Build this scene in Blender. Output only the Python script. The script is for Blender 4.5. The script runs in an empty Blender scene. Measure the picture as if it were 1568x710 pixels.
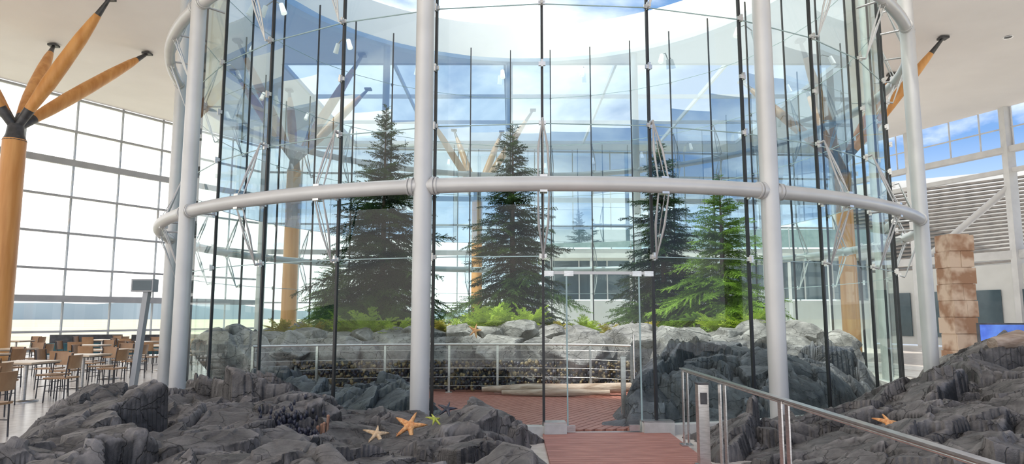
import bpy, bmesh, math, random
import numpy as np
from mathutils import Vector, Matrix
from mathutils.bvhtree import BVHTree
random.seed(7)
col = bpy.context.scene.collection
bpy.context.scene.view_settings.view_transform = 'Standard'
bpy.context.scene.view_settings.exposure = 0.28

# ------------------------------------------------------------------ materials
def new_mat(name):
    m = bpy.data.materials.new(name); m.use_nodes = True
    nt = m.node_tree
    for n in list(nt.nodes): nt.nodes.remove(n)
    out = nt.nodes.new('ShaderNodeOutputMaterial')
    return m, nt, out

def mat(name, c1, c2=None, rough=0.5, metal=0.0, scale=5.0, stretch=(1,1,1), bump=0.0, bscale=None, emit=0.0, detail=6, spec=0.5, coord='Object', lo=0.35, hi=0.65):
    m, nt, out = new_mat(name)
    b = nt.nodes.new('ShaderNodeBsdfPrincipled')
    b.inputs['Roughness'].default_value = rough
    b.inputs['Metallic'].default_value = metal
    b.inputs['Specular IOR Level'].default_value = spec
    nt.links.new(b.outputs[0], out.inputs[0])
    c2 = c2 or c1
    tc = nt.nodes.new('ShaderNodeTexCoord'); mp = nt.nodes.new('ShaderNodeMapping')
    mp.inputs['Scale'].default_value = stretch
    nt.links.new(tc.outputs[coord], mp.inputs[0])
    nz = nt.nodes.new('ShaderNodeTexNoise'); nz.inputs['Scale'].default_value = scale; nz.inputs['Detail'].default_value = detail
    nt.links.new(mp.outputs[0], nz.inputs['Vector'])
    cr = nt.nodes.new('ShaderNodeValToRGB')
    cr.color_ramp.elements[0].position = lo; cr.color_ramp.elements[0].color = (*c1, 1)
    cr.color_ramp.elements[1].position = hi; cr.color_ramp.elements[1].color = (*c2, 1)
    nt.links.new(nz.outputs['Fac'], cr.inputs[0])
    nt.links.new(cr.outputs[0], b.inputs['Base Color'])
    if emit > 0:
        nt.links.new(cr.outputs[0], b.inputs['Emission Color']); b.inputs['Emission Strength'].default_value = emit
    if bump > 0:
        n2 = nt.nodes.new('ShaderNodeTexNoise'); n2.inputs['Scale'].default_value = bscale or scale*3; n2.inputs['Detail'].default_value = 8
        nt.links.new(mp.outputs[0], n2.inputs['Vector'])
        bp = nt.nodes.new('ShaderNodeBump'); bp.inputs['Strength'].default_value = bump; bp.inputs['Distance'].default_value = 0.03
        nt.links.new(n2.outputs['Fac'], bp.inputs['Height']); nt.links.new(bp.outputs[0], b.inputs['Normal'])
    return m

def glass_mat(name, tint, r0=0.07, rcol=(1,1,1), top=0.9):
    m, nt, out = new_mat(name)
    tr = nt.nodes.new('ShaderNodeBsdfTransparent'); tr.inputs[0].default_value = (*tint, 1)
    gl = nt.nodes.new('ShaderNodeBsdfGlossy'); gl.inputs['Roughness'].default_value = 0.0; gl.inputs[0].default_value = (*rcol, 1)
    lw = nt.nodes.new('ShaderNodeLayerWeight'); lw.inputs[0].default_value = 0.5
    pw = nt.nodes.new('ShaderNodeMath'); pw.operation = 'POWER'; pw.inputs[1].default_value = 4.5
    nt.links.new(lw.outputs['Facing'], pw.inputs[0])
    ma = nt.nodes.new('ShaderNodeMath'); ma.operation = 'MULTIPLY_ADD'; ma.inputs[1].default_value = top - r0; ma.inputs[2].default_value = r0
    nt.links.new(pw.outputs[0], ma.inputs[0])
    mx = nt.nodes.new('ShaderNodeMixShader')
    nt.links.new(ma.outputs[0], mx.inputs[0]); nt.links.new(tr.outputs[0], mx.inputs[1]); nt.links.new(gl.outputs[0], mx.inputs[2])
    nt.links.new(mx.outputs[0], out.inputs[0])
    return m

def rock_mat(name, dark, light, rough=.6):
    m, nt, out = new_mat(name)
    b = nt.nodes.new('ShaderNodeBsdfPrincipled'); b.inputs['Roughness'].default_value = rough
    nt.links.new(b.outputs[0], out.inputs[0])
    tc = nt.nodes.new('ShaderNodeTexCoord')
    nz = nt.nodes.new('ShaderNodeTexNoise'); nz.inputs['Scale'].default_value = 2.2; nz.inputs['Detail'].default_value = 11; nz.inputs['Roughness'].default_value = 0.7
    nt.links.new(tc.outputs['Object'], nz.inputs['Vector'])
    cr = nt.nodes.new('ShaderNodeValToRGB')
    cr.color_ramp.elements[0].position = 0.36; cr.color_ramp.elements[0].color = (*dark, 1)
    cr.color_ramp.elements[1].position = 0.66; cr.color_ramp.elements[1].color = (*light, 1)
    nt.links.new(nz.outputs['Fac'], cr.inputs[0])
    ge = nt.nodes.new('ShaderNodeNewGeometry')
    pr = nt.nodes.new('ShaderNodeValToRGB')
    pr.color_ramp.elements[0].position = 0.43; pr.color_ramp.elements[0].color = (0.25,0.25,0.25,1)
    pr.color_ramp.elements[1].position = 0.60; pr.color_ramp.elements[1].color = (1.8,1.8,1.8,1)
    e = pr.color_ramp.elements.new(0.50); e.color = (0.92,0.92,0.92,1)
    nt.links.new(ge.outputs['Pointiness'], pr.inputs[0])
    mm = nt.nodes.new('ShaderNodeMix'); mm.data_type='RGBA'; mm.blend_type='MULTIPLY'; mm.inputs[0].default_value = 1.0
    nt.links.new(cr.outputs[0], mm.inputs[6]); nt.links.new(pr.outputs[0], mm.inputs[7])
    mp = nt.nodes.new('ShaderNodeMapping'); mp.inputs['Rotation'].default_value=(0.5,0.3,0.6); mp.inputs['Scale'].default_value=(1,2.6,1.4)
    wn = nt.nodes.new('ShaderNodeTexNoise'); wn.inputs['Scale'].default_value=3.0; wn.inputs['Detail'].default_value=4
    nt.links.new(tc.outputs['Object'], wn.inputs['Vector'])
    wm = nt.nodes.new('ShaderNodeMix'); wm.data_type='VECTOR'; wm.inputs[0].default_value=.22
    nt.links.new(tc.outputs['Object'], wm.inputs[4]); nt.links.new(wn.outputs['Color'], wm.inputs[5])
    nt.links.new(wm.outputs[1], mp.inputs[0])
    vo = nt.nodes.new('ShaderNodeTexVoronoi'); vo.feature='DISTANCE_TO_EDGE'; vo.inputs['Scale'].default_value=2.6
    nt.links.new(mp.outputs[0], vo.inputs['Vector'])
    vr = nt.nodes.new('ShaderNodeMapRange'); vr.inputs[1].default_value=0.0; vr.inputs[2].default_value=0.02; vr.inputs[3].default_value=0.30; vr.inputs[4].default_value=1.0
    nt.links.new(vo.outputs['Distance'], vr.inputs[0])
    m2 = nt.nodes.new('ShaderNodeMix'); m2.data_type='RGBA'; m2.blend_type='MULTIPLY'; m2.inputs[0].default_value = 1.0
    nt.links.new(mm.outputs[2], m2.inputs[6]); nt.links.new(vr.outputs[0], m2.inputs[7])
    nt.links.new(m2.outputs[2], b.inputs['Base Color'])
    n2 = nt.nodes.new('ShaderNodeTexNoise'); n2.inputs['Scale'].default_value = 5; n2.inputs['Detail'].default_value = 12; n2.inputs['Roughness'].default_value=0.6
    nt.links.new(mp.outputs[0], n2.inputs['Vector'])
    ad = nt.nodes.new('ShaderNodeMath'); ad.operation='MULTIPLY_ADD'; ad.inputs[1].default_value=.25
    nt.links.new(vr.outputs[0], ad.inputs[0]); nt.links.new(n2.outputs['Fac'], ad.inputs[2])
    bp = nt.nodes.new('ShaderNodeBump'); bp.inputs['Strength'].default_value = 0.75; bp.inputs['Distance'].default_value = 0.06
    nt.links.new(ad.outputs[0], bp.inputs['Height']); nt.links.new(bp.outputs[0], b.inputs['Normal'])
    return m

M_steel = mat('painted_steel_grey', (0.50,0.50,0.50), (0.56,0.56,0.56), rough=0.32, metal=0.15, scale=1.5)
M_mull = mat('curtain_wall_mullion', (0.34,0.35,0.37), (0.40,0.41,0.43), rough=0.4, scale=1.5)
M_white_steel = mat('painted_steel_white', (0.60,0.60,0.61), (0.68,0.68,0.69), rough=0.35, scale=2)
M_strut = mat('strut_steel', (0.42,0.42,0.43), (0.52,0.52,0.53), rough=0.3, metal=.4, scale=2)
M_chrome = mat('stainless_steel', (0.50,0.49,0.48), (0.66,0.65,0.64), rough=0.28, metal=0.9, scale=12, stretch=(1,1,8))
M_black = mat('black_silicone', (0.012,0.013,0.015), (0.02,0.021,0.024), rough=0.45, scale=6)
M_dark = mat('dark_steel', (0.05,0.05,0.055), (0.09,0.09,0.1), rough=0.4, metal=0.4, scale=6)
M_glass = glass_mat('rotunda_glass', (0.87,0.95,0.925), 0.028, top=.55)
M_glassb = glass_mat('rotunda_glass_sky_tint', (0.42,0.52,0.60), 0.34, rcol=(.88,.94,1.0))  # blue tint put into the rear panes, standing in for reflected sky
M_doorglass = glass_mat('door_glass', (0.90,0.95,0.94), 0.03)
M_cwglass = glass_mat('curtain_wall_glass', (0.93,0.96,0.97), 0.06)
M_joint = mat('glass_edge_joint', (0.25,0.36,0.37), (0.32,0.44,0.45), rough=0.3, scale=4)
M_ceil = mat('ceiling_plaster', (0.80,0.77,0.765), (0.84,0.81,0.805), rough=0.8, scale=0.5)
M_fascia = mat('fascia_white', (0.88,0.87,0.86), (0.91,0.90,0.89), rough=0.6, scale=0.7)
M_floor = mat('terrazzo_floor', (0.66,0.60,0.55), (0.80,0.75,0.70), rough=0.22, scale=6, bump=0.0)
M_wood = mat('glulam_wood', (0.56,0.24,0.06), (0.72,0.36,0.12), rough=0.4, scale=1.6, stretch=(3,3,0.3))
M_deck = mat('red_cedar_deck', (0.30,0.11,0.085), (0.46,0.21,0.165), rough=0.5, scale=3, stretch=(1,7,1), bump=0.2, bscale=20)
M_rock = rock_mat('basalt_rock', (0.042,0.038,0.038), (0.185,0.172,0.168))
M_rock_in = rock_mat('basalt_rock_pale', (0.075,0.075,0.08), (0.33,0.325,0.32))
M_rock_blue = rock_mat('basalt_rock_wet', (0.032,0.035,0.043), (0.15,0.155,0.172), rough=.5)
M_bark = mat('bark', (0.06,0.04,0.028), (0.13,0.09,0.065), rough=0.9, scale=8, stretch=(1,1,0.3), bump=0.6)
M_drift = mat('driftwood', (0.28,0.20,0.15), (0.48,0.39,0.33), rough=0.8, scale=5, stretch=(0.4,3,3), bump=0.5)
M_table = mat('table_top_beech', (0.62,0.48,0.34), (0.72,0.58,0.43), rough=0.35, scale=3, stretch=(1,6,1))
M_chairwood = mat('chair_wood', (0.34,0.18,0.09), (0.46,0.28,0.15), rough=0.4, scale=3, stretch=(1,6,1))
M_conc = mat('concrete_curb', (0.42,0.42,0.41), (0.52,0.52,0.51), rough=0.7, scale=6, bump=0.1)
M_stone = mat('sandstone_cladding', (0.36,0.20,0.12), (0.66,0.50,0.38), rough=0.8, scale=1.6, bump=0.5, detail=3, lo=0.42, hi=0.58)
M_star = mat('starfish_orange', (0.70,0.27,0.09), (0.88,0.50,0.22), rough=0.6, scale=30, bump=0.6, bscale=60)
M_star2 = mat('starfish_tan', (0.62,0.40,0.22), (0.82,0.62,0.40), rough=0.6, scale=30, bump=0.6, bscale=60)
M_star3 = mat('starfish_green', (0.35,0.42,0.05), (0.6,0.6,0.12), rough=0.6, scale=30, bump=0.6, bscale=60)
M_mussel = mat('mussel_shell', (0.012,0.013,0.02), (0.05,0.05,0.075), rough=0.35, scale=20)
M_mussel2 = mat('barnacle_shell', (0.06,0.04,0.025), (0.28,0.22,0.12), rough=0.6, scale=9)
M_sponge = mat('anemone_brown', (0.20,0.10,0.07), (0.35,0.20,0.13), rough=0.7, scale=12)
M_screen = mat('display_blue', (0.02,0.05,0.35), (0.10,0.22,0.65), rough=0.3, scale=1.5, emit=0.4)
M_wallw = mat('interior_white_wall', (0.66,0.67,0.66), (0.72,0.73,0.72), rough=0.6, scale=1)
M_shop = mat('storefront_dark_glass', (0.05,0.08,0.10), (0.10,0.15,0.18), rough=0.12, scale=0.6)
M_lamp = mat('lamp_white', (0.9,0.9,0.88), (0.95,0.95,0.93), rough=0.4, emit=0.6, scale=2)
M_grass = mat('airfield_grass', (0.42,0.40,0.26), (0.55,0.52,0.38), rough=0.95, scale=0.02, stretch=(1,4,1))
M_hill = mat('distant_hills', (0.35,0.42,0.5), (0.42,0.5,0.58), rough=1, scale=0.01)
M_blind = mat('louvre_dark', (0.12,0.11,0.10), (0.19,0.17,0.15), rough=0.6, scale=3)
M_teal = mat('sofa_teal', (.03,.10,.13), (.05,.14,.17), rough=.8)

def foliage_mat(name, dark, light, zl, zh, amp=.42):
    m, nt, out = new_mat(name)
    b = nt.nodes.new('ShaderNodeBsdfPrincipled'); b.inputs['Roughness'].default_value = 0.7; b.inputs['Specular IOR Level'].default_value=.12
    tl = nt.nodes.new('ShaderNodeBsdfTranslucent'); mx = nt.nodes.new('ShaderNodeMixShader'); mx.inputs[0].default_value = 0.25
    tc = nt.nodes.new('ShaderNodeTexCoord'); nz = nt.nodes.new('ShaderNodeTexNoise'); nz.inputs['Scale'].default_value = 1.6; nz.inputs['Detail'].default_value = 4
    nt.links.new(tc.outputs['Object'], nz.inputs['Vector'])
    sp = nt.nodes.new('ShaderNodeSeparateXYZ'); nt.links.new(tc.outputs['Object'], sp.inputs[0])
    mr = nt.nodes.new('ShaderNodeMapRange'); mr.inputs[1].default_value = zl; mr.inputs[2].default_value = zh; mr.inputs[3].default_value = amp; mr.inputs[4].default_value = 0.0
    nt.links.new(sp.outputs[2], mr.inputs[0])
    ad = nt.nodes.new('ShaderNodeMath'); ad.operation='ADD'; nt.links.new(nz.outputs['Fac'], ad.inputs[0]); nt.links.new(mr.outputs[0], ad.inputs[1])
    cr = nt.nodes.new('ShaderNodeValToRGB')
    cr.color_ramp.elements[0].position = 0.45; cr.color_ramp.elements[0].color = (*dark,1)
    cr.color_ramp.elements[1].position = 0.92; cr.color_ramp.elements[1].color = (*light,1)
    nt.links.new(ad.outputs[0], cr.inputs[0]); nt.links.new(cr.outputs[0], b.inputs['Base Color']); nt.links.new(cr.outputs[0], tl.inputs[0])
    nt.links.new(b.outputs[0], mx.inputs[1]); nt.links.new(tl.outputs[0], mx.inputs[2]); nt.links.new(mx.outputs[0], out.inputs[0])
    return m
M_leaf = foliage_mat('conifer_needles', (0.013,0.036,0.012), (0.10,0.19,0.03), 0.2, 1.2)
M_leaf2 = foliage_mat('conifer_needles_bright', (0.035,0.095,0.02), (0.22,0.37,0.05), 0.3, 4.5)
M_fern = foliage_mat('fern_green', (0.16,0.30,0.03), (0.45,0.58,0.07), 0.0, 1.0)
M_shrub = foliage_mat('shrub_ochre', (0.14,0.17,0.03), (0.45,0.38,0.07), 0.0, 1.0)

# ------------------------------------------------------------------ mesh builder
class MB:
    def __init__(s): s.V=[]; s.F=[]; s.M=[]; s.mats=[]; s.n=0; s.S=[]
    def mi(s,m):
        if m not in s.mats: s.mats.append(m)
        return s.mats.index(m)
    def add(s,v,f,m,smooth=False):
        i=s.mi(m); v=[tuple(map(float,p)) for p in v]
        s.V+=v; s.F+=[tuple(int(a)+s.n for a in q) for q in f]; s.M+=[i]*len(f); s.S+=[smooth]*len(f); s.n+=len(v)
    def box(s,c,d,m,rz=0.0,mtx=None):
        hx,hy,hz=d[0]/2,d[1]/2,d[2]/2
        v=[Vector((x,y,z)) for x in(-hx,hx) for y in(-hy,hy) for z in(-hz,hz)]
        R=mtx if mtx is not None else Matrix.Rotation(rz,3,'Z')
        v=[R@p+Vector(c) for p in v]
        s.add(v,[(0,1,3,2),(4,6,7,5),(0,4,5,1),(2,3,7,6),(0,2,6,4),(1,5,7,3)],m)
    def beam(s,p0,p1,w,h,m):
        p0=Vector(p0);p1=Vector(p1);d=p1-p0;L=d.length;x=d.normalized()
        up=Vector((0,0,1)) if abs(x.z)<0.95 else Vector((0,1,0))
        y=up.cross(x).normalized();z=x.cross(y)
        R=Matrix((x,y,z)).transposed()
        s.box((p0+p1)/2,(L,w,h),m,mtx=R)
    def path(s,pts,rad,m,n=12,closed=False,caps=True):
        pts=[Vector(p) for p in pts]; N=len(pts)
        if not hasattr(rad,'__len__'): rad=[rad]*N
        rings=[]
        for i in range(N):
            a=pts[(i-1)%N] if (closed or i>0) else pts[i]; b=pts[(i+1)%N] if (closed or i<N-1) else pts[i]
            t=(b-a).normalized(); up=Vector((0,0,1)) if abs(t.z)<0.9 else Vector((0,1,0))
            u=up.cross(t).normalized(); w=t.cross(u)
            rings.append([pts[i]+(u*math.cos(2*math.pi*k/n)+w*math.sin(2*math.pi*k/n))*rad[i] for k in range(n)])
        v=[p for r in rings for p in r]; f=[]
        for i in range(N if closed else N-1):
            j=(i+1)%N
            for k in range(n):
                l=(k+1)%n; f.append((i*n+k,i*n+l,j*n+l,j*n+k))
        s.add(v,f,m,True)
        if caps and not closed:
            s.add(rings[0],[tuple(range(n))[::-1]],m); s.add(rings[-1],[tuple(range(n))],m)
    def ball(s,c,r,m,sc=(1,1,1),n=10):
        v=[];f=[]
        for i in range(n+1):
            th=math.pi*i/n
            for k in range(2*n):
                ph=math.pi*k/n
                v.append((c[0]+r*sc[0]*math.sin(th)*math.cos(ph),c[1]+r*sc[1]*math.sin(th)*math.sin(ph),c[2]+r*sc[2]*math.cos(th)))
        for i in range(n):
            for k in range(2*n):
                l=(k+1)%(2*n); f.append((i*2*n+k,(i+1)*2*n+k,(i+1)*2*n+l,i*2*n+l))
        s.add(v,f,m,True)
    def mesh(s,name):
        me=bpy.data.meshes.new(name); me.from_pydata(s.V,[],s.F)
        for m in s.mats: me.materials.append(m)
        me.polygons.foreach_set('material_index',s.M); me.polygons.foreach_set('use_smooth',s.S); me.update()
        return me
    def build(s,name,parent=None,loc=(0,0,0),rz=0):
        return put(s.mesh(name),name,parent,loc,rz)
def put(me,name,parent=None,loc=(0,0,0),rz=0,sc=1.0):
    o=bpy.data.objects.new(name,me); col.objects.link(o); o.location=loc; o.rotation_euler=(0,0,rz); o.scale=(sc,sc,sc)
    if parent: o.parent=parent
    return o
def empty(name,loc=(0,0,0)):
    o=bpy.data.objects.new(name,None); col.objects.link(o); o.location=loc; return o

# ------------------------------------------------------------------ numpy noise
def hsh(i,j,k,s):
    v=np.sin(i*127.1+j*311.7+k*74.7+s*19.19)*43758.5453
    return v-np.floor(v)
def vn(P,s=0):
    I=np.floor(P);f=P-I;u=f*f*(3-2*f);r=0
    for a in(0,1):
        for b in(0,1):
            for c in(0,1):
                w=(u[:,0] if a else 1-u[:,0])*(u[:,1] if b else 1-u[:,1])*(u[:,2] if c else 1-u[:,2])
                r=r+w*hsh(I[:,0]+a,I[:,1]+b,I[:,2]+c,s)
    return r-0.5
def fbm(P,s=0,o=4):
    r=0;a=1.0
    for i in range(o): r=r+a*vn(P*2**i,s+i*3.1); a*=0.5
    return r
def n2(X,Y,sc,s): return vn(np.stack([X*sc,Y*sc,np.zeros_like(X)+s*.37],1),s)

def cells(U,V,s):
    I=np.floor(U);J=np.floor(V)
    F1=np.full(U.shape,9.0);F2=np.full(U.shape,9.0);cu=np.zeros_like(U);cv=np.zeros_like(U);ii=np.zeros_like(U);jj=np.zeros_like(U)
    for a in(-1,0,1):
        for b in(-1,0,1):
            x=I+a;y=J+b
            pu=x+0.1+0.8*hsh(x,y,0*x+1,s);pv=y+0.1+0.8*hsh(x,y,0*x+2,s)
            d=np.hypot(U-pu,V-pv)
            n=d<F1
            F2=np.where(n,F1,np.minimum(F2,d))
            cu=np.where(n,pu,cu);cv=np.where(n,pv,cv);ii=np.where(n,x,ii);jj=np.where(n,y,jj);F1=np.where(n,d,F1)
    return F1,F2,cu,cv,hsh(ii,jj,ii*0+3,s),hsh(ii,jj,ii*0+4,s),hsh(ii,jj,ii*0+5,s)

BV={}
def heightrock(name,b,res,env,seed,m,levels=((1.05,.29,.085),(0.42,.32,.042),(0.17,.26,.010)),ang=0.4,st=1.6,strat=.085):
    xs=np.arange(b[0],b[1],res);ys=np.arange(b[2],b[3],res)
    XX,YY=np.meshgrid(xs,ys);X=XX.ravel();Y=YY.ravel()
    e=env(X,Y);h=e.copy();k=np.clip((e+.3)*2,0,1)
    for li,(sz,tl,of) in enumerate(levels):
        wx=X+sz*.20*n2(X,Y,1.3/sz,seed+li);wy=Y+sz*.20*n2(X,Y,1.3/sz,seed+5+li)
        a=ang+li*.5;ca,sa=math.cos(a),math.sin(a)
        U=(wx*ca+wy*sa)/(sz*st);V=(-wx*sa+wy*ca)/sz
        F1,F2,cu,cv,r1,r2,r3=cells(U,V,seed*3+li)
        cx=(cu*sz*st)*ca-(cv*sz)*sa;cy=(cu*sz*st)*sa+(cv*sz)*ca
        dx=X-cx;dy=Y-cy
        if li==0:
            ec=env(cx,cy);gx=(env(cx+.15,cy)-env(cx-.15,cy))/.30;gy=(env(cx,cy+.15)-env(cx,cy-.15))/.30
            gx=np.clip(gx,-1.0,1.0);gy=np.clip(gy,-1.0,1.0)
            H=ec+(.8*gx+tl*2*(r1-.5))*dx+(.8*gy+tl*2*(r2-.5))*dy+of*2*(r3-.5)
            h=.45*e+.55*H
            h-=.09*np.exp(-(F2-F1)*sz/.024)*k
            th=ang+1.2+(r1-.5)*1.2
            s_=(X*np.cos(th)+Y*np.sin(th))/(.36+.3*r2)+.6*n2(X,Y,.9,seed+40)
            fr=s_-np.floor(s_)
            h+=strat*(r3*.8+.2)*(fr-.5)*k*np.clip((1-fr)/.07,0,1)
        else:
            on=np.clip((r3-.3)*3,0,1) if li==2 else 1.0
            h+=(tl*2*(r1-.5)*dx+tl*2*(r2-.5)*dy+of*2*(r3-.5))*k*on
            h-=(.034*np.clip((r1-.2)*2,0,1) if li==1 else .008*on)*np.exp(-(F2-F1)*sz/.016)*k
    h+=.012*fbm(np.stack([X*2.2,Y*2.2,X*0],1),seed,4)*k
    X2=X+.05*n2(h*3,X+Y,1.5,seed+20);Y2=Y+.05*n2(h*3+3,Y-X,1.5,seed+21)
    nx,ny=len(xs),len(ys)
    hh=h.reshape(ny,nx)
    keep=np.maximum.reduce([hh[:-1,:-1],hh[1:,:-1],hh[:-1,1:],hh[1:,1:]])>-0.04
    idx=np.arange(nx*ny).reshape(ny,nx)
    q=np.stack([idx[:-1,:-1][keep],idx[:-1,1:][keep],idx[1:,1:][keep],idx[1:,:-1][keep]],1)
    used=np.unique(q);mp=np.full(nx*ny,-1);mp[used]=np.arange(len(used))
    V=np.stack([X2,Y2,np.maximum(h,-.06)],1)[used];q=mp[q]
    V=V.tolist();q=q.tolist()
    me=bpy.data.meshes.new(name);me.from_pydata(V,[],q);me.materials.append(m);me.polygons.foreach_set('use_smooth',[True]*len(q));me.update()
    me.set_sharp_from_angle(angle=math.radians(24))
    BV[name]=BVHTree.FromPolygons(V,q)
    return put(me,name)
def top(name,x,y,default=0.0):
    r=BV[name].ray_cast(Vector((x,y,6)),Vector((0,0,-1)))
    return (r[0].z if r[0] else default)
sm=lambda t:(lambda c:c*c*(3-2*c))(np.clip(t,0,1))

_bm=bmesh.new(); bmesh.ops.create_icosphere(_bm,subdivisions=5,radius=1)
ICO=np.array([v.co[:] for v in _bm.verts]);ICOF=[tuple(v.index for v in f.verts) for f in _bm.faces];_bm.free()
def boulder(mb,c,s,seed,m,rz=0):
    r=np.random.default_rng(seed);N=r.normal(size=(20,3));N/=np.linalg.norm(N,axis=1)[:,None];d=r.uniform(.66,1.0,20)
    D=ICO@N.T;D=np.where(D>.08,d/np.maximum(D,.08),9);R=np.minimum(D.min(1),1.15)
    R=R*(1+.05*fbm(ICO*2.0+seed,seed,3))
    P=ICO*R[:,None]*np.array(s);ca,sa=math.cos(rz),math.sin(rz)
    P=np.stack([P[:,0]*ca-P[:,1]*sa+c[0],P[:,0]*sa+P[:,1]*ca+c[1],P[:,2]+c[2]],1)
    mb.add(P.tolist(),ICOF,m,False)

# ------------------------------------------------------------------ layout constants
C=(0.574,17.69); RG=8.17; RR=8.67; ZC=11.95; NB=33; DP=2*math.pi/NB; P0=math.radians(-1.0)
def cp(phi,r,z): return Vector((C[0]+r*math.sin(phi),C[1]-r*math.cos(phi),z))
def distC(X,Y): return np.hypot(X-C[0],Y-C[1])

# ------------------------------------------------------------------ floor, ceiling, walls
def polyplane(name,pts,z,m):
    me=bpy.data.meshes.new(name);me.from_pydata([(x,y,z) for x,y in pts],[],[tuple(range(len(pts)))]);me.materials.append(m)
    return put(me,name)
WL=[(-34,9.75),(-15.2,41.0)]
WB=[(-15.2,41.0),(20.4,43.2)]
polyplane('floor',[(-34,-14),(34,-14),(34,27.2),(40,43.2),(20.4,43.2),(-15.2,41),(-34,9.75)],0.0,M_floor)
polyplane('airfield_ground',[(-1500,-600),(1500,-600),(1500,2500),(-1500,2500)],-4.0,M_grass)
hb=MB();pts=[];n=90
for i in range(n+1):
    a=math.pi*(-0.15+1.3*i/n);r=1400
    h=14+22*abs(math.sin(i*.37)*math.sin(i*.11+1))+6*math.sin(i*1.3)
    pts+= [(r*math.cos(a),r*math.sin(a),-4),(r*math.cos(a),r*math.sin(a),max(h,6))]
hb.add(pts,[(2*i,2*i+2,2*i+3,2*i+1) for i in range(n)],M_hill);hb.build('distant_hills')

bm=bmesh.new()
def loop(pts):
    vs=[bm.verts.new((x,y,ZC)) for x,y in pts]
    for i in range(len(vs)): bm.edges.new((vs[i],vs[(i+1)%len(vs)]))
loop([(-34,0),(34,0),(34,12),(27.2,27.2),(20.4,43.2),(-15.2,41),(-34,9.75)])
RO=8.45
loop([(C[0]+RO*math.sin(2*math.pi*i/96),C[1]-RO*math.cos(2*math.pi*i/96)) for i in range(96)])
loop([(-9.5,27.3),(13.5,27.3),(13.5,40.4),(-9.5,40.4)])  # roof opening added so sky blue shows and brightens behind the rotunda
bmesh.ops.triangle_fill(bm,use_beauty=True,use_dissolve=False,edges=bm.edges[:])
me=bpy.data.meshes.new('ceiling');bm.to_mesh(me);bm.free();me.materials.append(M_ceil);put(me,'ceiling')
fb=MB();N=96;v=[];f=[]
for i in range(N):
    a=2*math.pi*i/N
    for r,z in((RO,ZC-.35),(RO,ZC+1.15),(RO+.35,ZC+1.15),(RO+.35,ZC-.35)):
        v.append(cp(a,r,z))
for i in range(N):
    j=(i+1)%N
    for k in range(4): f.append((i*4+k,j*4+k,j*4+(k+1)%4,i*4+(k+1)%4))
fb.add(v,f,M_fascia,True);o=fb.build('trim_oculus_fascia');o.data.set_sharp_from_angle(angle=.7)
rb=MB()  # bars of the added roof opening
for i in range(6):
    x=-9.5+23*i/5; rb.box((x,33.85,ZC+.05),(.10,13.1,.18),M_steel)
for j in range(4):
    rb.box((2,27.3+13.1*j/3,ZC+.05),(23,.08,.18),M_steel)
rb.build('trim_added_rooflight_frame')

def curtain(name,gname,a,b,z0,z1,zs,sp,thick=()):
    A=Vector((*a,0));B=Vector((*b,0));L=(B-A).length;d=(B-A)/L
    mb=MB();n=int(round(L/sp))
    for i in range(n+1):
        p=A+d*(L*i/n); mb.beam(p+Vector((0,0,z0)),p+Vector((0,0,z1)),.06,.10,M_mull)
    for z in zs:
        w=.30 if z in thick else .10
        mb.beam(A+Vector((0,0,z)),B+Vector((0,0,z)),.14,w,M_mull)
    e=mb.build(name)
    g=MB();nrm=Vector((d.y,-d.x,0))*.06
    g.add([A+nrm+Vector((0,0,z0)),B+nrm+Vector((0,0,z0)),B+nrm+Vector((0,0,z1)),A+nrm+Vector((0,0,z1))],[(0,1,2,3)],M_cwglass)
    g.build(gname,parent=e)
curtain('wall_left','window_1',WL[0],WL[1],0,ZC,[0.06,.9,2.4,3.77,5.44,7.15,8.78,10.3,11.85],2.15,(2.4,8.78))
curtain('wall_back','window_2',WB[0],WB[1],0,ZC,[0.06,2.4,5.44,7.15,8.78,10.3,11.85],2.4,(5.44,8.78))

rw=MB();A=Vector((20.4,43.2,0));B=Vector((27.2,27.2,0))
def rp(t,z): return A+(B-A)*t+Vector((0,0,z))
rw.beam(rp(0,9.8),rp(1.3,9.8),.35,.30,M_white_steel);rw.beam(rp(0,8.75),rp(1.3,8.75),.25,.22,M_white_steel)
for t in(0.02,.32,.62,.9): rw.beam(rp(t,0),rp(t,ZC),.40,.40,M_white_steel)
for i in range(14): rw.beam(rp(i/11,9.8),rp(i/11,ZC),.06,.06,M_white_steel)
rw.beam(rp(.0,10.9),rp(1.3,10.9),.05,.06,M_white_steel)
for t in(.02,.32,.62): rw.path([rp(t,4.4),rp(t+.3,8.0)],.17,M_white_steel)
rw.beam(rp(0,4.6),rp(1.3,4.6),.3,.4,M_white_steel)
rw.beam(rp(0,2.1),rp(1.3,2.1),.12,4.1,M_wallw)
for i in range(9): rw.beam(rp(.05+.14*i,1.7)+Vector((-.1,-.05,0)),rp(.15+.14*i,1.7)+Vector((-.1,-.05,0)),.06,2.4,M_shop)
rw.build('wall_right')
lv=MB()
for i in range(22):
    t=i/21; lv.beam((22.0+.5*t,44.5,9.2-4.9*t),(38,36,9.2-4.9*t+1.2),.30,.12,M_blind)
lv.beam((21.6,44.8,6.7),(38,40,7.6),.1,6.8,M_wallw)
lv.build('louvre_roof')

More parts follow.
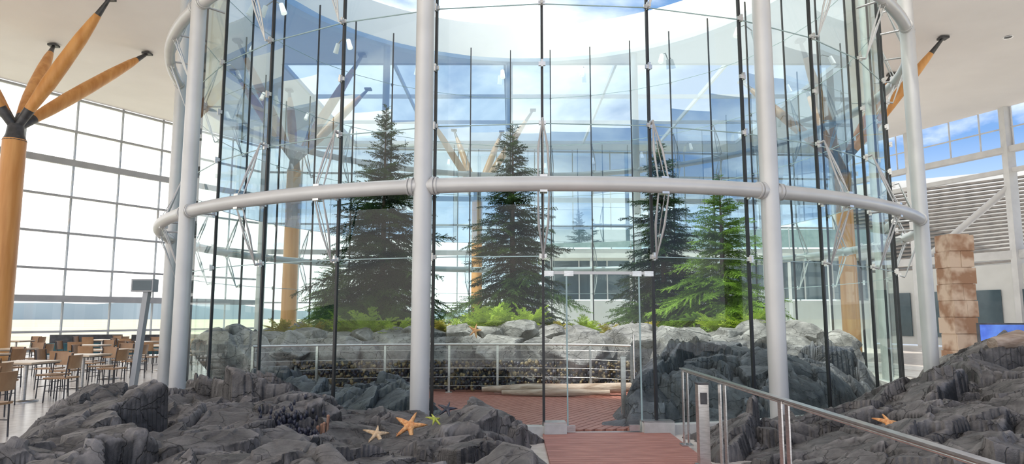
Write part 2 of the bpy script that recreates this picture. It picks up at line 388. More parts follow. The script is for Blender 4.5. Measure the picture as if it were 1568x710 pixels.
# ------------------------------------------------------------------ glass rotunda
ROWS=[0.12,2.43,4.33,6.12,8.1,10.0,11.62]
rot=empty('glass_rotunda',(C[0],C[1],0))
def child(mb,name,par=rot):
    o=mb.build(name); o.parent=par; o.matrix_parent_inverse=Matrix.Translation(par.location).inverted(); return o
g=MB();gb=MB();jt=MB();mu=MB();cl=MB();tr=MB()
for k in range(NB):
    a=P0+k*DP;b=P0+(k+1)*DP
    back = 8<=k<=24
    for r in range(len(ROWS)-1):
        z0,z1=ROWS[r],ROWS[r+1]
        if k==0 and r==0: continue
        if k==0 and r==1: z0=2.2
        sky_tint=back and r>=2  # upper rear panes carry the painted sky-reflection tint
        (gb if sky_tint else g).add([cp(a,RG,z0),cp(b,RG,z0),cp(b,RG,z1),cp(a,RG,z1)],[(0,1,2,3)],M_glassb if sky_tint else M_glass)
        if r>0 and not(k==0 and r==1): jt.beam(cp(a,RG,z0),cp(b,RG,z0),.012,.014,M_joint)
    mu.box(cp(a,RG+.0,ZC/2),(.036,.045,ZC),M_black,rz=a)
    for z in (ROWS[1],3.37,ROWS[2],5.2,ROWS[3],ROWS[4],ROWS[5]):
        cl.box(cp(a,RG+.035,z),(.10,.03,.06),M_chrome,rz=a)
        cl.box(cp(a,RG+.06,z),(.03,.05,.11),M_chrome,rz=a)
    iscol=(k-2)%3==0
    for zr,zu,zd in ((3.36,4.33,2.43),(7.05,8.1,6.12)):
        rg=cp(a,RR-.04,zr)
        cl.box(cp(a,RR-.02,zr),(.10,.14,.24),M_chrome,rz=a)
        tr.path([cp(a,RG+.05,zr),rg],.02,M_strut,n=8)
        if not iscol:
            for zz in(zu,zd):
                sgn=1 if zz>zr else -1
                ap=cp(a,RG+.15,zz+.03*sgn)
                tr.path([ap,cp(a,RG+.04,zz)],.02,M_strut,n=8)
                for s in(-1,1):
                    foot=cp(a+s*.075/RR,RR-.02,zr+sgn*.07)
                    mid=(foot+ap)/2+(cp(a+s*.035,RR,0)-cp(a,RR,0))*.09
                    tr.path([foot,mid,ap],[.010,.018,.009],M_strut,n=8)
                tr.path([cp(a,RR+.02,zr+sgn*.1),cp(a,RG+.34,(zr+zz)/2),ap],.007,M_chrome,n=6)
child(g,'glass_panels');child(gb,'sky_tint_glass_panels');child(jt,'glass_joints');child(mu,'black_mullions');child(cl,'patch_clamps');child(tr,'bowstring_trusses')
ring=MB()
for zr in(3.36,7.05):
    ring.path([cp(2*math.pi*i/132,RR,zr) for i in range(132)],.105,M_steel,n=16,closed=True)
child(ring,'ring_beams')
cm=MB()
for k in range(2-6,2+27,3):
    a=P0+k*DP
    p=cp(a,RR,0)
    cm.path([p,p+Vector((0,0,ZC))],.128,M_steel,n=24)
    for zr in(3.36,7.05):
        for s in(-1,1):
            cm.path([cp(a+s*.128/RR,RR,zr),cp(a+s*.17/RR,RR,zr)],.125,M_steel,n=20);
            cm.path([cp(a+s*.19/RR,RR,zr),cp(a+s*.215/RR,RR,zr)],.122,M_steel,n=20)
    cm.path([p,p+Vector((0,0,.05))],.2,M_steel,n=24)
child(cm,'round_columns')
cu=MB();v=[];f=[];Nn=132
for i in range(Nn+1):
    a=P0+DP*1.0+(2*math.pi-DP)*i/Nn
    for r,z in((RG-.09,0),(RG-.09,.13),(RG+.09,.13),(RG+.09,0)): v.append(cp(a,r,z))
for i in range(Nn):
    for k in range(4): f.append((i*4+k,i*4+(k+1)%4,(i+1)*4+(k+1)%4,(i+1)*4+k))
cu.add(v,f,M_conc);child(cu,'base_curb')

dr=empty('door_1',(cp(P0+DP/2,RG,0).x,cp(P0+DP/2,RG,0).y,0))
db=MB();dg=MB()
A=cp(P0,RG,0);B=cp(P0+DP,RG,0);ad=math.atan2(B.y-A.y,B.x-A.x)
def dpnt(t,z,o=0): 
    p=A+(B-A)*t; return Vector((p.x+o*math.sin(ad),p.y-o*math.cos(ad),z))
for t0,t1,z0,z1 in((0,.205,.17,2.2),(.215,.865,.05,2.18),(.875,1,.17,2.2)):
    dg.add([dpnt(t0,z0),dpnt(t1,z0),dpnt(t1,z1),dpnt(t0,z1)],[(0,1,2,3)],M_doorglass)
db.beam(dpnt(0,2.2),dpnt(1,2.2),.03,.04,M_steel)
db.beam(dpnt(.21,0.1),dpnt(.21,2.2),.02,.02,M_joint);db.beam(dpnt(.87,.1),dpnt(.87,2.2),.02,.02,M_joint)
for t in(.05,.23,.85,.96):
    db.box(dpnt(t,2.19),(.13,.05,.07),M_chrome,rz=ad)
for t in(.23,.80): db.box(dpnt(t,.09),(.14,.05,.08),M_chrome,rz=ad)
db.box(dpnt(.09,.085,.03),(.30,.24,.17),M_conc,rz=ad);db.box(dpnt(1.0,.085,.03),(.42,.24,.17),M_conc,rz=ad)
db.box(dpnt(.09,.18,.03),(.30,.20,.02),M_chrome,rz=ad);db.box(dpnt(1.0,.18,.03),(.42,.20,.02),M_chrome,rz=ad)
db.box(dpnt(.54,.02),(1.02,.16,.03),M_chrome,rz=ad)
db.path([dpnt(.80,.75,.06),dpnt(.80,1.35,.06)],.014,M_chrome,n=8)
for z in(.8,1.3): db.path([dpnt(.80,z,.06),dpnt(.80,z,0)],.01,M_chrome,n=8)
child(dg,'door_glass_leaf',dr);child(db,'door_hardware',dr)

sp=MB()
for i in range(16):
    a=2*math.pi*i/16+.12
    p=cp(a,RG-.30,11.0); q=cp(a,RG-.42,10.68)
    sp.path([p,q],[.07,.09],M_lamp,n=12); sp.path([p,cp(a,RG-.03,11.15)],.02,M_chrome,n=6)
sp.build('spotlights')
dl=MB()
for x,y in((15.8,20),(18.5,24.5),(20.5,19),(13.5,15),(-15,16),(-20,18),(-12,20),(17,30),(21,23)):
    dl.path([(x,y,ZC-.03),(x,y,ZC+.02)],.13,M_dark,n=16)
    dl.path([(x,y,ZC-.04),(x,y,ZC-.03)],.16,M_lamp,n=16,caps=False)
dl.build('recessed_downlights')

# ------------------------------------------------------------------ wooden tree columns
def treecol(x,y,node,tips,k=1.0):
    e=empty('timber_tree_column',(x,y,0))
    t=MB();t.path([(0,0,0),(0,0,node-.5)],[.36*k,.33*k],M_wood,n=28);t.path([(0,0,0),(0,0,.25)],.45*k,M_dark,n=28)
    o=t.build('trunk');o.parent=e
    t=MB();t.path([(0,0,node-.55),(0,0,node-.35),(0,0,node)],[.34*k,.26*k,.22*k],M_dark,n=20)
    for tx,ty in tips:
        d=Vector((tx-x,ty-y,ZC-node));L=d.length;d.normalize();s0=Vector((0,0,node-.15))
        t.path([s0,s0+d*.75],[.13*k,.16*k],M_dark,n=12)
        t.path([s0+d*(L-.75),s0+d*(L+.15)],[.12*k,.05],M_dark,n=10)
        t.box(s0+d*(L+.1),(.3,.3,.08),M_dark)
    o=t.build('steel_node');o.parent=e
    t=MB()
    for tx,ty in tips:
        d=Vector((tx-x,ty-y,ZC-node));L=d.length;d.normalize();s0=Vector((0,0,node-.15))
        K=[0.55,.8,1.4,.35*L,.5*L,.7*L,L-.9,L-.55];Rr=[.12,.16,.20,.225,.225,.20,.15,.11]
        t.path([s0+d*q for q in K],[q*k for q in Rr],M_wood,n=20)
    o=t.build('branches');o.parent=e
treecol(-15.9,21.4,7.7,[(-13.2,21.3),(-14.4,25.9),(-17.5,25.1),(-19.4,22.5),(-17.9,19.0)])
treecol(-8.9,27.5,8.0,[(-6.0,26.2),(-6.6,30.2),(-10.2,30.4),(-11.7,28),(-10.3,24.8)],.85)
treecol(-1.8,35,8.0,[(-.6,37.5),(1,33.5),(-4.3,34),(-3.2,37.2)],.8)
treecol(12.9,26.3,7.6,[(16.0,24.5),(16.2,28.3),(13.5,30.4),(10.2,29.2),(10.9,24.8)],.9)

# ------------------------------------------------------------------ decks
dk=MB()
y=2.0
while y<9.5:
    w=.118; dk.box((1.27,y+w/2,.02),(1.72,w-.012,.04),M_deck); y+=w
dk.box((1.27,5.7,.004),(1.7,7.5,.008),M_dark)
dk.build('boardwalk_deck')
dk=MB();an=math.radians(58);Rd=7.95;v0=-Rd+.1
while v0<Rd-.1:
    hl=math.sqrt(Rd*Rd-v0*v0)
    c=(-v0*math.sin(an)+C[0],v0*math.cos(an)+C[1],.025)
    dk.box(c,(2*hl,.106,.04),M_deck,rz=an)
    v0+=.12
dk.build('rotunda_deck')

# ------------------------------------------------------------------ rocks
def envL(X,Y):
    X=np.asarray(X,float);Y=np.asarray(Y,float)
    jit=.25*n2(X,Y,1.1,3)
    d=np.minimum.reduce([X+5.15+(Y-7)*.42,(.42-X)*.9+.0,Y-4.6,distC(X,Y)-8.33,11.1-Y])
    d=d+np.where(distC(X,Y)-8.33<.5,0,jit)
    t=.48+.13*n2(X,Y,.6,8)+.12*n2(X,Y,1.3,5)+.05*sm((Y-8)/2)-.05*sm((X+1)/1.5)
    pool=np.exp(-(((X+1.5)/.95)**2+((Y-8.05)/.36)**2)**2)
    front=np.exp(-((X+1.45)/1.15)**4)*sm((8.3-Y)/.5)
    return t*(.45*sm(d/.30)+.55*sm(d/.85))-.5*np.clip(-d*2,0,1)-.08*pool-.14*front
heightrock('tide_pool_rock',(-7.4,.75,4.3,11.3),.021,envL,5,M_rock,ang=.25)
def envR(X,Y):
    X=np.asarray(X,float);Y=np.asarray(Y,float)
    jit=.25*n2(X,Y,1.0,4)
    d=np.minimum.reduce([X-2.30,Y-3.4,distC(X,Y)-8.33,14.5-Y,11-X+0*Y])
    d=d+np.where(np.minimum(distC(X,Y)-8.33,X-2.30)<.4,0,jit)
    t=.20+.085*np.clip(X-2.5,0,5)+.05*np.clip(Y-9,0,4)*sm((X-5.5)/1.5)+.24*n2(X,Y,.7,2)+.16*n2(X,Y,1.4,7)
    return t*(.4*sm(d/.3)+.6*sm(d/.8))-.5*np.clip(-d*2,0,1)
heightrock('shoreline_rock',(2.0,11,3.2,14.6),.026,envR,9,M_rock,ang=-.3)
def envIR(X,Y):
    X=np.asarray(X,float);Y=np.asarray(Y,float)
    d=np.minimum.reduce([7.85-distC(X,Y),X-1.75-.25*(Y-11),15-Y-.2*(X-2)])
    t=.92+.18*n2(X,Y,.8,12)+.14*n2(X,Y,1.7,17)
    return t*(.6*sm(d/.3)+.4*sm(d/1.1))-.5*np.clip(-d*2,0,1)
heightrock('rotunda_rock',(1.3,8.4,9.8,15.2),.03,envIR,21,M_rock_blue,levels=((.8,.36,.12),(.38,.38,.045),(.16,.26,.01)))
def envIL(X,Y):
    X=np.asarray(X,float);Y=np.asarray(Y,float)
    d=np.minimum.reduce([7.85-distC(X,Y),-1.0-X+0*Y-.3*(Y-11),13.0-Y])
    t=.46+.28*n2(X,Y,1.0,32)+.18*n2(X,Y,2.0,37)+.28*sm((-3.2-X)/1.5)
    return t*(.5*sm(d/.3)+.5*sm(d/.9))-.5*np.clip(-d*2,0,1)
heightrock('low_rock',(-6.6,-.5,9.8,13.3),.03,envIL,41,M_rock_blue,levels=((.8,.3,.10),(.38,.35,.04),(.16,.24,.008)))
def envB(X,Y):
    X=np.asarray(X,float);Y=np.asarray(Y,float)
    d=np.minimum.reduce([7.8-distC(X,Y),Y-15.0-.3*n2(X,Y,.8,51)])
    t=1.18+.16*n2(X,Y,.7,52)+.10*n2(X,Y,1.5,57)
    return t*(.75*sm(d/.35)+.25*sm(d/1.2))-.5*np.clip(-d*2,0,1)
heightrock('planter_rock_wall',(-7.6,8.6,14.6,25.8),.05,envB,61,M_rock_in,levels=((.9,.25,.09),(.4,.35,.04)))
bw=MB();x=-6.3;i=0
while x<7.0:
    s=random.uniform(.40,.70)
    yb=15.05+random.uniform(-.1,.15)
    boulder(bw,(x,yb,.74+random.uniform(-.05,.15)),(s*1.3,s*.7,s*.95),100+i,M_rock_in,random.uniform(-.4,.4))
    boulder(bw,(x+.3,yb+.35,1.10+random.uniform(-.05,.15)),(s*1.0,s*.6,s*.5),300+i,M_rock_in,random.uniform(-.8,.8))
    boulder(bw,(x+.2,yb-.05,.12),(s*.9,s*.5,s*.5),500+i,M_rock_blue,random.uniform(-.8,.8))
    x+=s*1.4;i+=1
bw.build('boulder_wall')

mb=MB()
for i in range(1700):
    x=random.uniform(-4.6,2.6);z=random.uniform(.10,.66);yy=14.60+random.uniform(-.06,.1)+.12*math.sin(x*2.3)
    r=random.uniform(.02,.045)
    mb.ball((x,yy,z),r,M_mussel2 if random.random()<.5 else M_mussel,(random.uniform(.6,1.3),.7,random.uniform(.6,1.4)),n=4)
mb.build('barnacle_bed')

# ------------------------------------------------------------------ driftwood
def log(pts,rad,name):
    m=MB();m.path(pts,rad,M_drift,n=14);m.build(name)
log([(-.6,14.1,.14),(.3,13.95,.17),(1.2,14.0,.15),(2.1,13.8,.2),(2.8,13.6,.26)],[.05,.10,.11,.10,.06],'driftwood_log')
log([(-.2,13.8,.11),(.8,13.65,.12),(1.9,13.6,.13)],[.04,.08,.05],'driftwood_log')
log([(8.3,12.0,top('shoreline_rock',8.3,12)+.08),(8.9,12.2,top('shoreline_rock',8.9,12.2)+.16),(9.7,12.1,top('shoreline_rock',9.7,12.1)+.1)],[.10,.17,.12],'driftwood_log')

# ------------------------------------------------------------------ railings
def rail(name,pts,h,cables=5,z0=.04):
    m=MB()
    P=[Vector((*p,0)) for p in pts]
    m.path([p+Vector((0,0,h)) for p in P],.022,M_chrome,n=10)
    for p in P:
        m.box(p+Vector((0,0,(h+z0)/2)),(.045,.02,h-z0),M_chrome); m.box(p+Vector((0,.045,(h+z0)/2)),(.045,.012,h-z0),M_chrome)
        m.box(p+Vector((0,0,z0+.01)),(.13,.13,.02),M_chrome)
    for c in range(cables):
        z=.18+(h-.3)*c/(cables-1)
        m.path([p+Vector((0,0,z)) for p in P],.005,M_chrome,n=5)
    m.build(name)
rail('cable_railing',[(-5.0,13.4),(-3.9,13.9),(-2.6,14.25),(-1.3,14.4),(-.3,14.4),(.65,14.4),(1.6,14.2),(2.35,13.7)],1.02,5)
m=MB();m.box((1.68,10.55,.5),(.07,.05,.95),M_chrome);m.box((1.68,10.55,.04),(.14,.14,.02),M_chrome);m.box((1.68,10.55,.98),(.09,.07,.02),M_chrome)
m.path([(1.68,10.55,.9),(1.9,12,.92)],.012,M_chrome,n=8);m.build('railing_post')

m=MB();hx=2.12
m.beam((hx,8.72,.955),(hx,2.2,.955),.062,.014,M_chrome)
m.path([(hx,8.62,.93),(hx,2.25,.93)],.012,M_chrome,n=8)
for yy in(8.6,5.5,2.6):
    m.box((hx-.02,yy,.49),(.012,.07,.9),M_chrome);m.box((hx+.035,yy,.49),(.012,.07,.9),M_chrome)
    m.box((hx+.005,yy,.05),(.14,.14,.015),M_chrome)
m.box((hx,7.15,.46),(.012,.075,.9),M_chrome);m.box((hx+.05,7.15,.46),(.012,.075,.9),M_chrome)
m.build('boardwalk_handrail')
m=MB();m.box((hx-.10,7.45,.45),(.11,.12,.86),M_chrome);m.box((hx-.10,7.45,.89),(.12,.13,.02),M_dark);m.box((hx-.10,7.385,.74),(.07,.012,.12),M_dark)
m.box((hx-.10,7.45,.045),(.16,.17,.02),M_chrome);m.build('access_control_bollard')

# ------------------------------------------------------------------ conifers
def branch_tpl(L,r):
    V=[];F=[]
    ax=lambda t:np.array([L*t,0,-.16*L*t*t+.02*L*math.sin(5*t)])
    for i in range(6):
        a=ax(i/6);b=ax((i+1)/6);w=.010*(1-i/7)*max(L,.5)
        n=len(V);V.extend([a+[0,w,0],a-[0,w,0],b-[0,w*.8,0],b+[0,w*.8,0]]);F.append((n,n+1,n+2,n+3))
        n=len(V);V.extend([a+[0,0,w],a-[0,0,w],b-[0,0,w*.8],b+[0,0,w*.8]]);F.append((n,n+1,n+2,n+3))
    nt=max(6,int(L/.06))
    for i in range(nt):
        t=.10+.90*(i+r.uniform(0,.6))/nt;base=ax(min(t,1))
        for s in(-1,1):
            l=(.10+.32*L*(1-t)**.75*min(1,t*3+.35))*r.uniform(.55,1.2)
            an=math.radians(r.uniform(30,62));dz=r.uniform(-.5,.05)
            d=np.array([math.cos(an),s*math.sin(an),dz]);d/=np.linalg.norm(d)
            sd=np.array([-s*math.sin(an),math.cos(an),0.]);sd/=np.linalg.norm(sd)
            k=max(3,int(l/.026))
            for j in range(k):
                q=(j+.5)/k;p=base+d*l*q+np.array([0,0,-.12*l*q*q])
                nl=.042*(1-.35*q)*r.uniform(.8,1.3)
                for u in(-1,1):
                    e=p+sd*u*nl+d*nl*.6+np.array([0,0,r.uniform(-.016,.012)])
                    n=len(V);V.extend([p-d*.011,p+d*.014,e]);F.append((n,n+1,n+2))
                if j%2==0:
                    e=p+d*nl*.5+np.array([0,0,-nl*.9])
                    n=len(V);V.extend([p-d*.011,p+d*.014,e]);F.append((n,n+1,n+2))
    return np.array(V),F
rt=np.random.default_rng(5)
TPL={L:[branch_tpl(L,rt) for _ in range(3)] for L in(.3,.6,1.0,1.5,2.1,2.7)}
def conifer(mname,H,Rm,leaf,seed,dens=1.0,z0=.1):
    r=np.random.default_rng(seed);mb=MB()
    mb.path([(0,0,-.2),(0,0,H*.4),(0,0,H*.75),(0,0,H)],[.11,.07,.03,.006],M_bark,n=10)
    allV=[];allF=[];n=0
    h=z0
    while h<H-.10:
        q=h/H
        Rh=Rm*(1-q)**1.0+.06
        nb=int(round((7 if q<.7 else 4)*dens))
        a0=r.uniform(0,6.28)
        for b in range(nb):
            L=max(.14,Rh*r.choice([.5,.75,.9,1.0,1.25],p=[.2,.25,.2,.2,.15])*r.uniform(.9,1.1));key=min(TPL,key=lambda k:abs(k-L));V,F=TPL[key][r.integers(3)]
            sc=L/key;a=a0+2*math.pi*b/nb+r.uniform(-.5,.5)
            pitch=math.radians((-6+50*q**1.8)+r.uniform(-13,13))
            R=Matrix.Rotation(a,3,'Z')@Matrix.Rotation(-pitch,3,'Y')@Matrix.Rotation(r.uniform(-.5,.5),3,'X')
            P=(V*sc)@np.array(R).T+np.array([0,0,h+r.uniform(-.09,.09)])
            allV.append(P);allF+= [tuple(i+n for i in f) for f in F];n+=len(V)
        h+=.12
    mb.add(np.concatenate(allV).tolist(),allF,leaf)
    return mb.mesh(mname)
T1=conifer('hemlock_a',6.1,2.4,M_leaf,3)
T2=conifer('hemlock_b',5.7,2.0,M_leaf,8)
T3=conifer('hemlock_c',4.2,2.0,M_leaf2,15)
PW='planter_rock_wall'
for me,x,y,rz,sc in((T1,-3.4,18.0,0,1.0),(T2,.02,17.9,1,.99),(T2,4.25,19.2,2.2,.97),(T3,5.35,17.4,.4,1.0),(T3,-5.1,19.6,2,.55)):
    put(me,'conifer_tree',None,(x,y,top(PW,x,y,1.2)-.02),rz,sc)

def clump(mname,L,n,leaf,seed):
    r=np.random.default_rng(seed);mb=MB();allV=[];allF=[];c=0
    for b in range(n):
        V,F=TPL[.6][b%3] if L<.8 else TPL[1.0][b%3];key=.6 if L<.8 else 1.0
        l=L*r.uniform(.6,1.1);R=Matrix.Rotation(r.uniform(0,6.28),3,'Z')@Matrix.Rotation(-math.radians(r.uniform(5,70)),3,'Y')
        P=(V*l/key)@np.array(R).T;allV.append(P);allF+=[tuple(i+c for i in f) for f in F];c+=len(V)
    mb.add(np.concatenate(allV).tolist(),allF,leaf);return mb.mesh(mname)
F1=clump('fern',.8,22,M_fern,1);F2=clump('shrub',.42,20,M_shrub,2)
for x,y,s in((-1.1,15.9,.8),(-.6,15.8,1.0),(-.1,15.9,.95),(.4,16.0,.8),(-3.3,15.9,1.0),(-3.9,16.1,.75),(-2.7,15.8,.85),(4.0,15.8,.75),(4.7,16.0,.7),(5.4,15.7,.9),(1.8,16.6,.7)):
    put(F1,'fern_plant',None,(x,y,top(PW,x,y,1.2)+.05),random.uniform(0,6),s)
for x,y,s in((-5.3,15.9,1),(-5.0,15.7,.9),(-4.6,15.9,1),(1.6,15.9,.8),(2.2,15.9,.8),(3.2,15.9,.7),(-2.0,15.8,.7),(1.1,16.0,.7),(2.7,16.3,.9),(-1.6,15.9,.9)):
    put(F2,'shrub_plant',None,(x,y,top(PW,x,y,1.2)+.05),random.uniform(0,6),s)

# ------------------------------------------------------------------ starfish etc
def starfish(mat_,loc,R,tilt,rz,thick=.20):
    NT=120;NS=12;v=[(0,0,thick*R)];f=[]
    for j in range(1,NS+1):
        s=j/NS
        for i in range(NT):
            th=2*math.pi*i/NT;k=(th*5/(2*math.pi))%1;dd=abs(k-.5)*2
            rr=R*(.30+.70*(dd**2.6)) 
            hz=thick*R*math.sqrt(max(0,1-s**2.6))*(1-.35*(rr/R)*s)
            bend=.12*s*s*math.sin(th*2+1)
            hz-=.10*R*(rr/R*s)**2
            x=rr*s
            v.append((x*math.cos(th+bend),x*math.sin(th+bend),hz))
    for i in range(NT): f.append((0,1+i,1+(i+1)%NT))
    for j in range(NS-1):
        for i in range(NT):
            a=1+j*NT+i;b=1+j*NT+(i+1)%NT;f.append((a,a+NT,b+NT,b))
    f.append(tuple(1+(NS-1)*NT+i for i in range(NT))[::-1])
    m=MB();m.add(v,f,mat_,True)
    for a in range(5):
        for q in range(2,9):
            th=2*math.pi*a/5;r_=R*q/10
            m.ball((r_*math.cos(th),r_*math.sin(th),thick*R*(.95-.65*q/10)-.1*R*(q/10)**2),R*.028,mat_,n=3)
    o=m.build('starfish',loc=loc);o.rotation_euler=(tilt,0,rz);return o
LR='tide_pool_rock';RK='shoreline_rock'
def onrock(rk,x,y,dz,r=.12):
    # rest on the highest local bump under the body
    z=max(top(rk,x+a*r,y+b*r) for a in(-1,-.5,0,.5,1) for b in(-1,-.5,0,.5,1))
    return (x,y,z+dz)
starfish(M_star,onrock(LR,-1.14,7.85,.07),.21,.85,.1)
starfish(M_star2,onrock(LR,-1.50,7.82,.03),.17,.6,.5)
starfish(M_star3,onrock(LR,-.86,7.8,.03,.08),.11,.6,.9)
starfish(M_mussel,onrock(LR,-.74,8.0,.03),.13,.7,.2)
starfish(M_star,onrock(RK,4.25,7.95,.03),.18,.6,.3)
starfish(M_star,(-.78,14.55,1.30),.17,1.4,.4)
m=MB()
for i in range(160):
    x=-2.45+random.gauss(0,.14);y=8.0+random.gauss(0,.09);m.ball((x,y,top(LR,x,y)+random.uniform(.0,.10)),.028,M_mussel,(.7,.7,1.3),n=5)
m.build('mussel_cluster')
m=MB()
for i in range(4):
    x=-2.2+.035*i;y=7.95+.03*(i%2);z=top(LR,x,y);m.path([(x,y,z-.03),(x+.005,y,z+.09),(x+.01,y,z+.15+.02*i)],[.013,.015,.018],M_sponge,n=8);m.ball((x+.01,y,z+.15+.02*i),.02,M_sponge,n=5)
m.build('sea_anemone')

# ------------------------------------------------------------------ cafe seating
t=MB();t.box((0,0,.735),(.80,.80,.035),M_table);t.box((0,0,.71),(.76,.76,.02),M_dark);t.path([(0,0,.03),(0,0,.70)],.035,M_chrome,n=12)
t.path([(0,0,0),(0,0,.025),(0,0,.045)],[.24,.24,.06],M_chrome,n=20);TB=t.mesh('dining_table')
c=MB();c.box((0,0,.45),(.42,.42,.03),M_chairwood)
for sx in(-1,1):
    c.path([(sx*.19,.19,0),(sx*.18,.17,.45)],.012,M_dark,n=6);c.path([(sx*.19,-.19,0),(sx*.18,-.18,.45),(sx*.18,-.23,.86)],.012,M_dark,n=6)
    c.path([(sx*.185,.18,.22),(sx*.185,-.185,.22)],.008,M_dark,n=6)
n=8
for i in range(n):
    a0=-.20+.4*i/n;a1=-.20+.4*(i+1)/n;f_=lambda a:-.215-.035*(1-(a/.2)**2)
    c.add([(a0,f_(a0),.62),(a1,f_(a1),.62),(a1,f_(a1)-.03,.87),(a0,f_(a0)-.03,.87),(a0,f_(a0)-.015,.62),(a1,f_(a1)-.015,.62),(a1,f_(a1)-.045,.87),(a0,f_(a0)-.045,.87)],[(0,1,2,3),(4,7,6,5),(3,2,6,7),(0,4,5,1)],M_chairwood)
CH=c.mesh('dining_chair')
tabs=[(-7.6,9.3),(-9.0,11.0),(-11,11.2),(-9.2,13.2),(-11.2,13.6),(-9.6,15.6),(-12.0,15.8),(-10.4,18),(-13.2,18.4),(-10.4,20.6),(-12.6,20.8),(-12.6,23.6),(-15.0,25.4),(-10.6,23.8),(-13.2,13.2),(-14.6,15.6),(-16.5,18.3),(-17.5,24.5)]
for x,y in tabs:
    put(TB,'dining_table',None,(x,y,0),random.uniform(-.1,.1))
    for k in range(4):
        a=k*math.pi/2+random.uniform(-.12,.12);r=random.uniform(.62,.72)
        put(CH,'dining_chair',None,(x+r*math.sin(a),y-r*math.cos(a),0),a)
s=MB();s.box((0,0,.25),(2.6,.8,.34),M_teal);s.box((0,.36,.6),(2.6,.16,.5),M_dark)
for i in range(4): s.box((-.97+.65*i,-.04,.46),(.62,.7,.12),M_teal)
for x in(-1.2,1.2): s.box((x,0,.04),(.06,.7,.08),M_chrome)
SO=s.mesh('bench_sofa')
for x,y in((-14.2,28.4),(-17.4,28.2)): put(SO,'bench_sofa',None,(x,y,0),.3)

p=MB();p.path([(0,0,0),(0,0,.04)],.25,M_dark,n=20);p.beam((0,0,.03),(.18,0,2.1),.10,.14,M_mull);p.box((.12,0,2.22),(.44,.22,.26),M_mull);p.box((.12,-.115,2.22),(.38,.01,.2),M_shop)
p.build('information_pylon',loc=(-7.6,14.0,0))

# ------------------------------------------------------------------ right-hand items
m=MB()
for j in range(8):
    for i in range(2):
        m.box((14.2+.38*i-.19+(.05 if j%2 else 0),22,.27+.52*j),(.36+random.uniform(-.03,.05),.75+random.uniform(0,.06),.50),M_stone)
m.box((14.2,22,2.1),(.66,.7,4.2),M_stone);m.build('stone_pillar')
m=MB();m.box((0,0,.92),(1.95,.08,1.0),M_dark);m.box((0,-.045,.92),(1.85,.01,.9),M_screen)
for x in(-.8,.8): m.box((x,0,.21),(.06,.3,.42),M_dark)
m.build('display_screen',loc=(13.8,19,0),rz=-.1)
z=MB();z.box((10,37,4.75),(17,5,.45),M_wallw);z.box((10,34.45,5.5),(17,.04,.9),M_joint)
for i in range(9):
    x=2+2*i;z.box((x,34.6,2.3),(.12,.12,4.6),M_white_steel);z.box((x,34.45,5.5),(.05,.05,1.1),M_chrome)
z.box((10,35.4,1.2),(16.6,.1,2.4),M_wallw);z.box((10,35.4,3.45),(16.6,.06,2.0),M_shop)
for i in range(12): z.box((2+1.45*i,35.3,3.45),(.06,.06,2.0),M_white_steel)
z.build('mezzanine')
z=MB();z.box((0,0,1.35),(3.4,.15,2.7),M_wallw);z.box((0,-.5,.5),(3.2,1.0,1.0),M_wallw);z.box((0,-.5,1.02),(3.4,1.1,.05),M_chrome);z.build('service_counter',loc=(9.6,28.6,0))

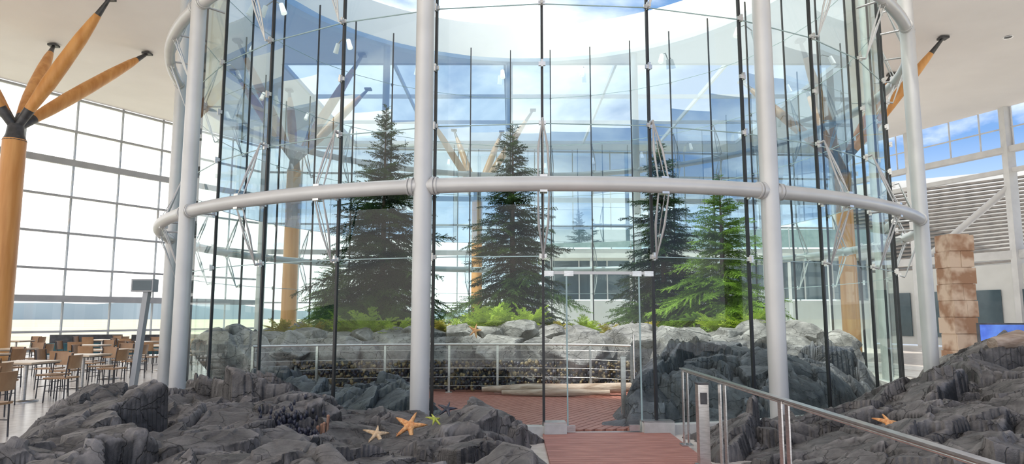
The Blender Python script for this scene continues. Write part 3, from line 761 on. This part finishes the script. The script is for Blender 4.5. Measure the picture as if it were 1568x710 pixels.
# ------------------------------------------------------------------ world + sun
w=bpy.data.worlds.new('sky');bpy.context.scene.world=w;w.use_nodes=True;nt=w.node_tree
for n_ in list(nt.nodes): nt.nodes.remove(n_)
N=nt.nodes.new;Lk=nt.links.new
out=N('ShaderNodeOutputWorld');bg=N('ShaderNodeBackground');bg.inputs[1].default_value=1.9;Lk(bg.outputs[0],out.inputs[0])
tc=N('ShaderNodeTexCoord');sx=N('ShaderNodeSeparateXYZ');Lk(tc.outputs['Generated'],sx.inputs[0])
def mth(op,a,b=None,c=None):
    n_=N('ShaderNodeMath');n_.operation=op
    for i,q in enumerate((a,b,c)):
        if q is None: continue
        if isinstance(q,(int,float)): n_.inputs[i].default_value=q
        else: Lk(q,n_.inputs[i])
    return n_.outputs[0]
zz=mth('MAXIMUM',sx.outputs[2],0.0);den=mth('ADD',zz,.28)
cb=N('ShaderNodeCombineXYZ');Lk(mth('DIVIDE',sx.outputs[0],den),cb.inputs[0]);Lk(mth('DIVIDE',sx.outputs[1],den),cb.inputs[1])
nz=N('ShaderNodeTexNoise');nz.inputs['Scale'].default_value=1.9;nz.inputs['Detail'].default_value=7;nz.inputs['Roughness'].default_value=.55;nz.inputs['Distortion'].default_value=.3
Lk(cb.outputs[0],nz.inputs['Vector'])
bias=mth('MULTIPLY_ADD',sx.outputs[0],-.25,0.055)
cf=mth('ADD',nz.outputs['Fac'],bias)
cr=N('ShaderNodeValToRGB');cr.color_ramp.elements[0].position=.43;cr.color_ramp.elements[0].color=(0,0,0,1);cr.color_ramp.elements[1].position=.67;cr.color_ramp.elements[1].color=(1,1,1,1);Lk(cf,cr.inputs[0])
sky=N('ShaderNodeValToRGB');e=sky.color_ramp.elements;e[0].position=0.0;e[0].color=(.80,.84,.88,1);e[1].position=.75;e[1].color=(.08,.16,.34,1)
q=e.new(.10);q.color=(.36,.46,.60,1);q=e.new(.22);q.color=(.11,.21,.40,1);Lk(zz,sky.inputs[0])
mx=N('ShaderNodeMix');mx.data_type='RGBA';Lk(cr.outputs[0],mx.inputs[0]);Lk(sky.outputs[0],mx.inputs[6]);mx.inputs[7].default_value=(1.0,.965,.92,1)
Lk(mx.outputs[2],bg.inputs[0])
sd=bpy.data.lights.new('sun','SUN');sd.energy=4.2;sd.angle=.03;sd.color=(1,.94,.86);so=bpy.data.objects.new('sun',sd);col.objects.link(so)
so.rotation_euler=Vector((.36,.22,-.9)).to_track_quat('-Z','Y').to_euler();so.location=(-10,0,30)

cd=bpy.data.cameras.new('camera');cd.sensor_width=36;cd.lens=1050/1568*36;cd.clip_end=5000
co=bpy.data.objects.new('camera',cd);col.objects.link(co);co.location=(0,0,1.6);co.rotation_euler=(math.radians(97),0,0)
bpy.context.scene.camera=co
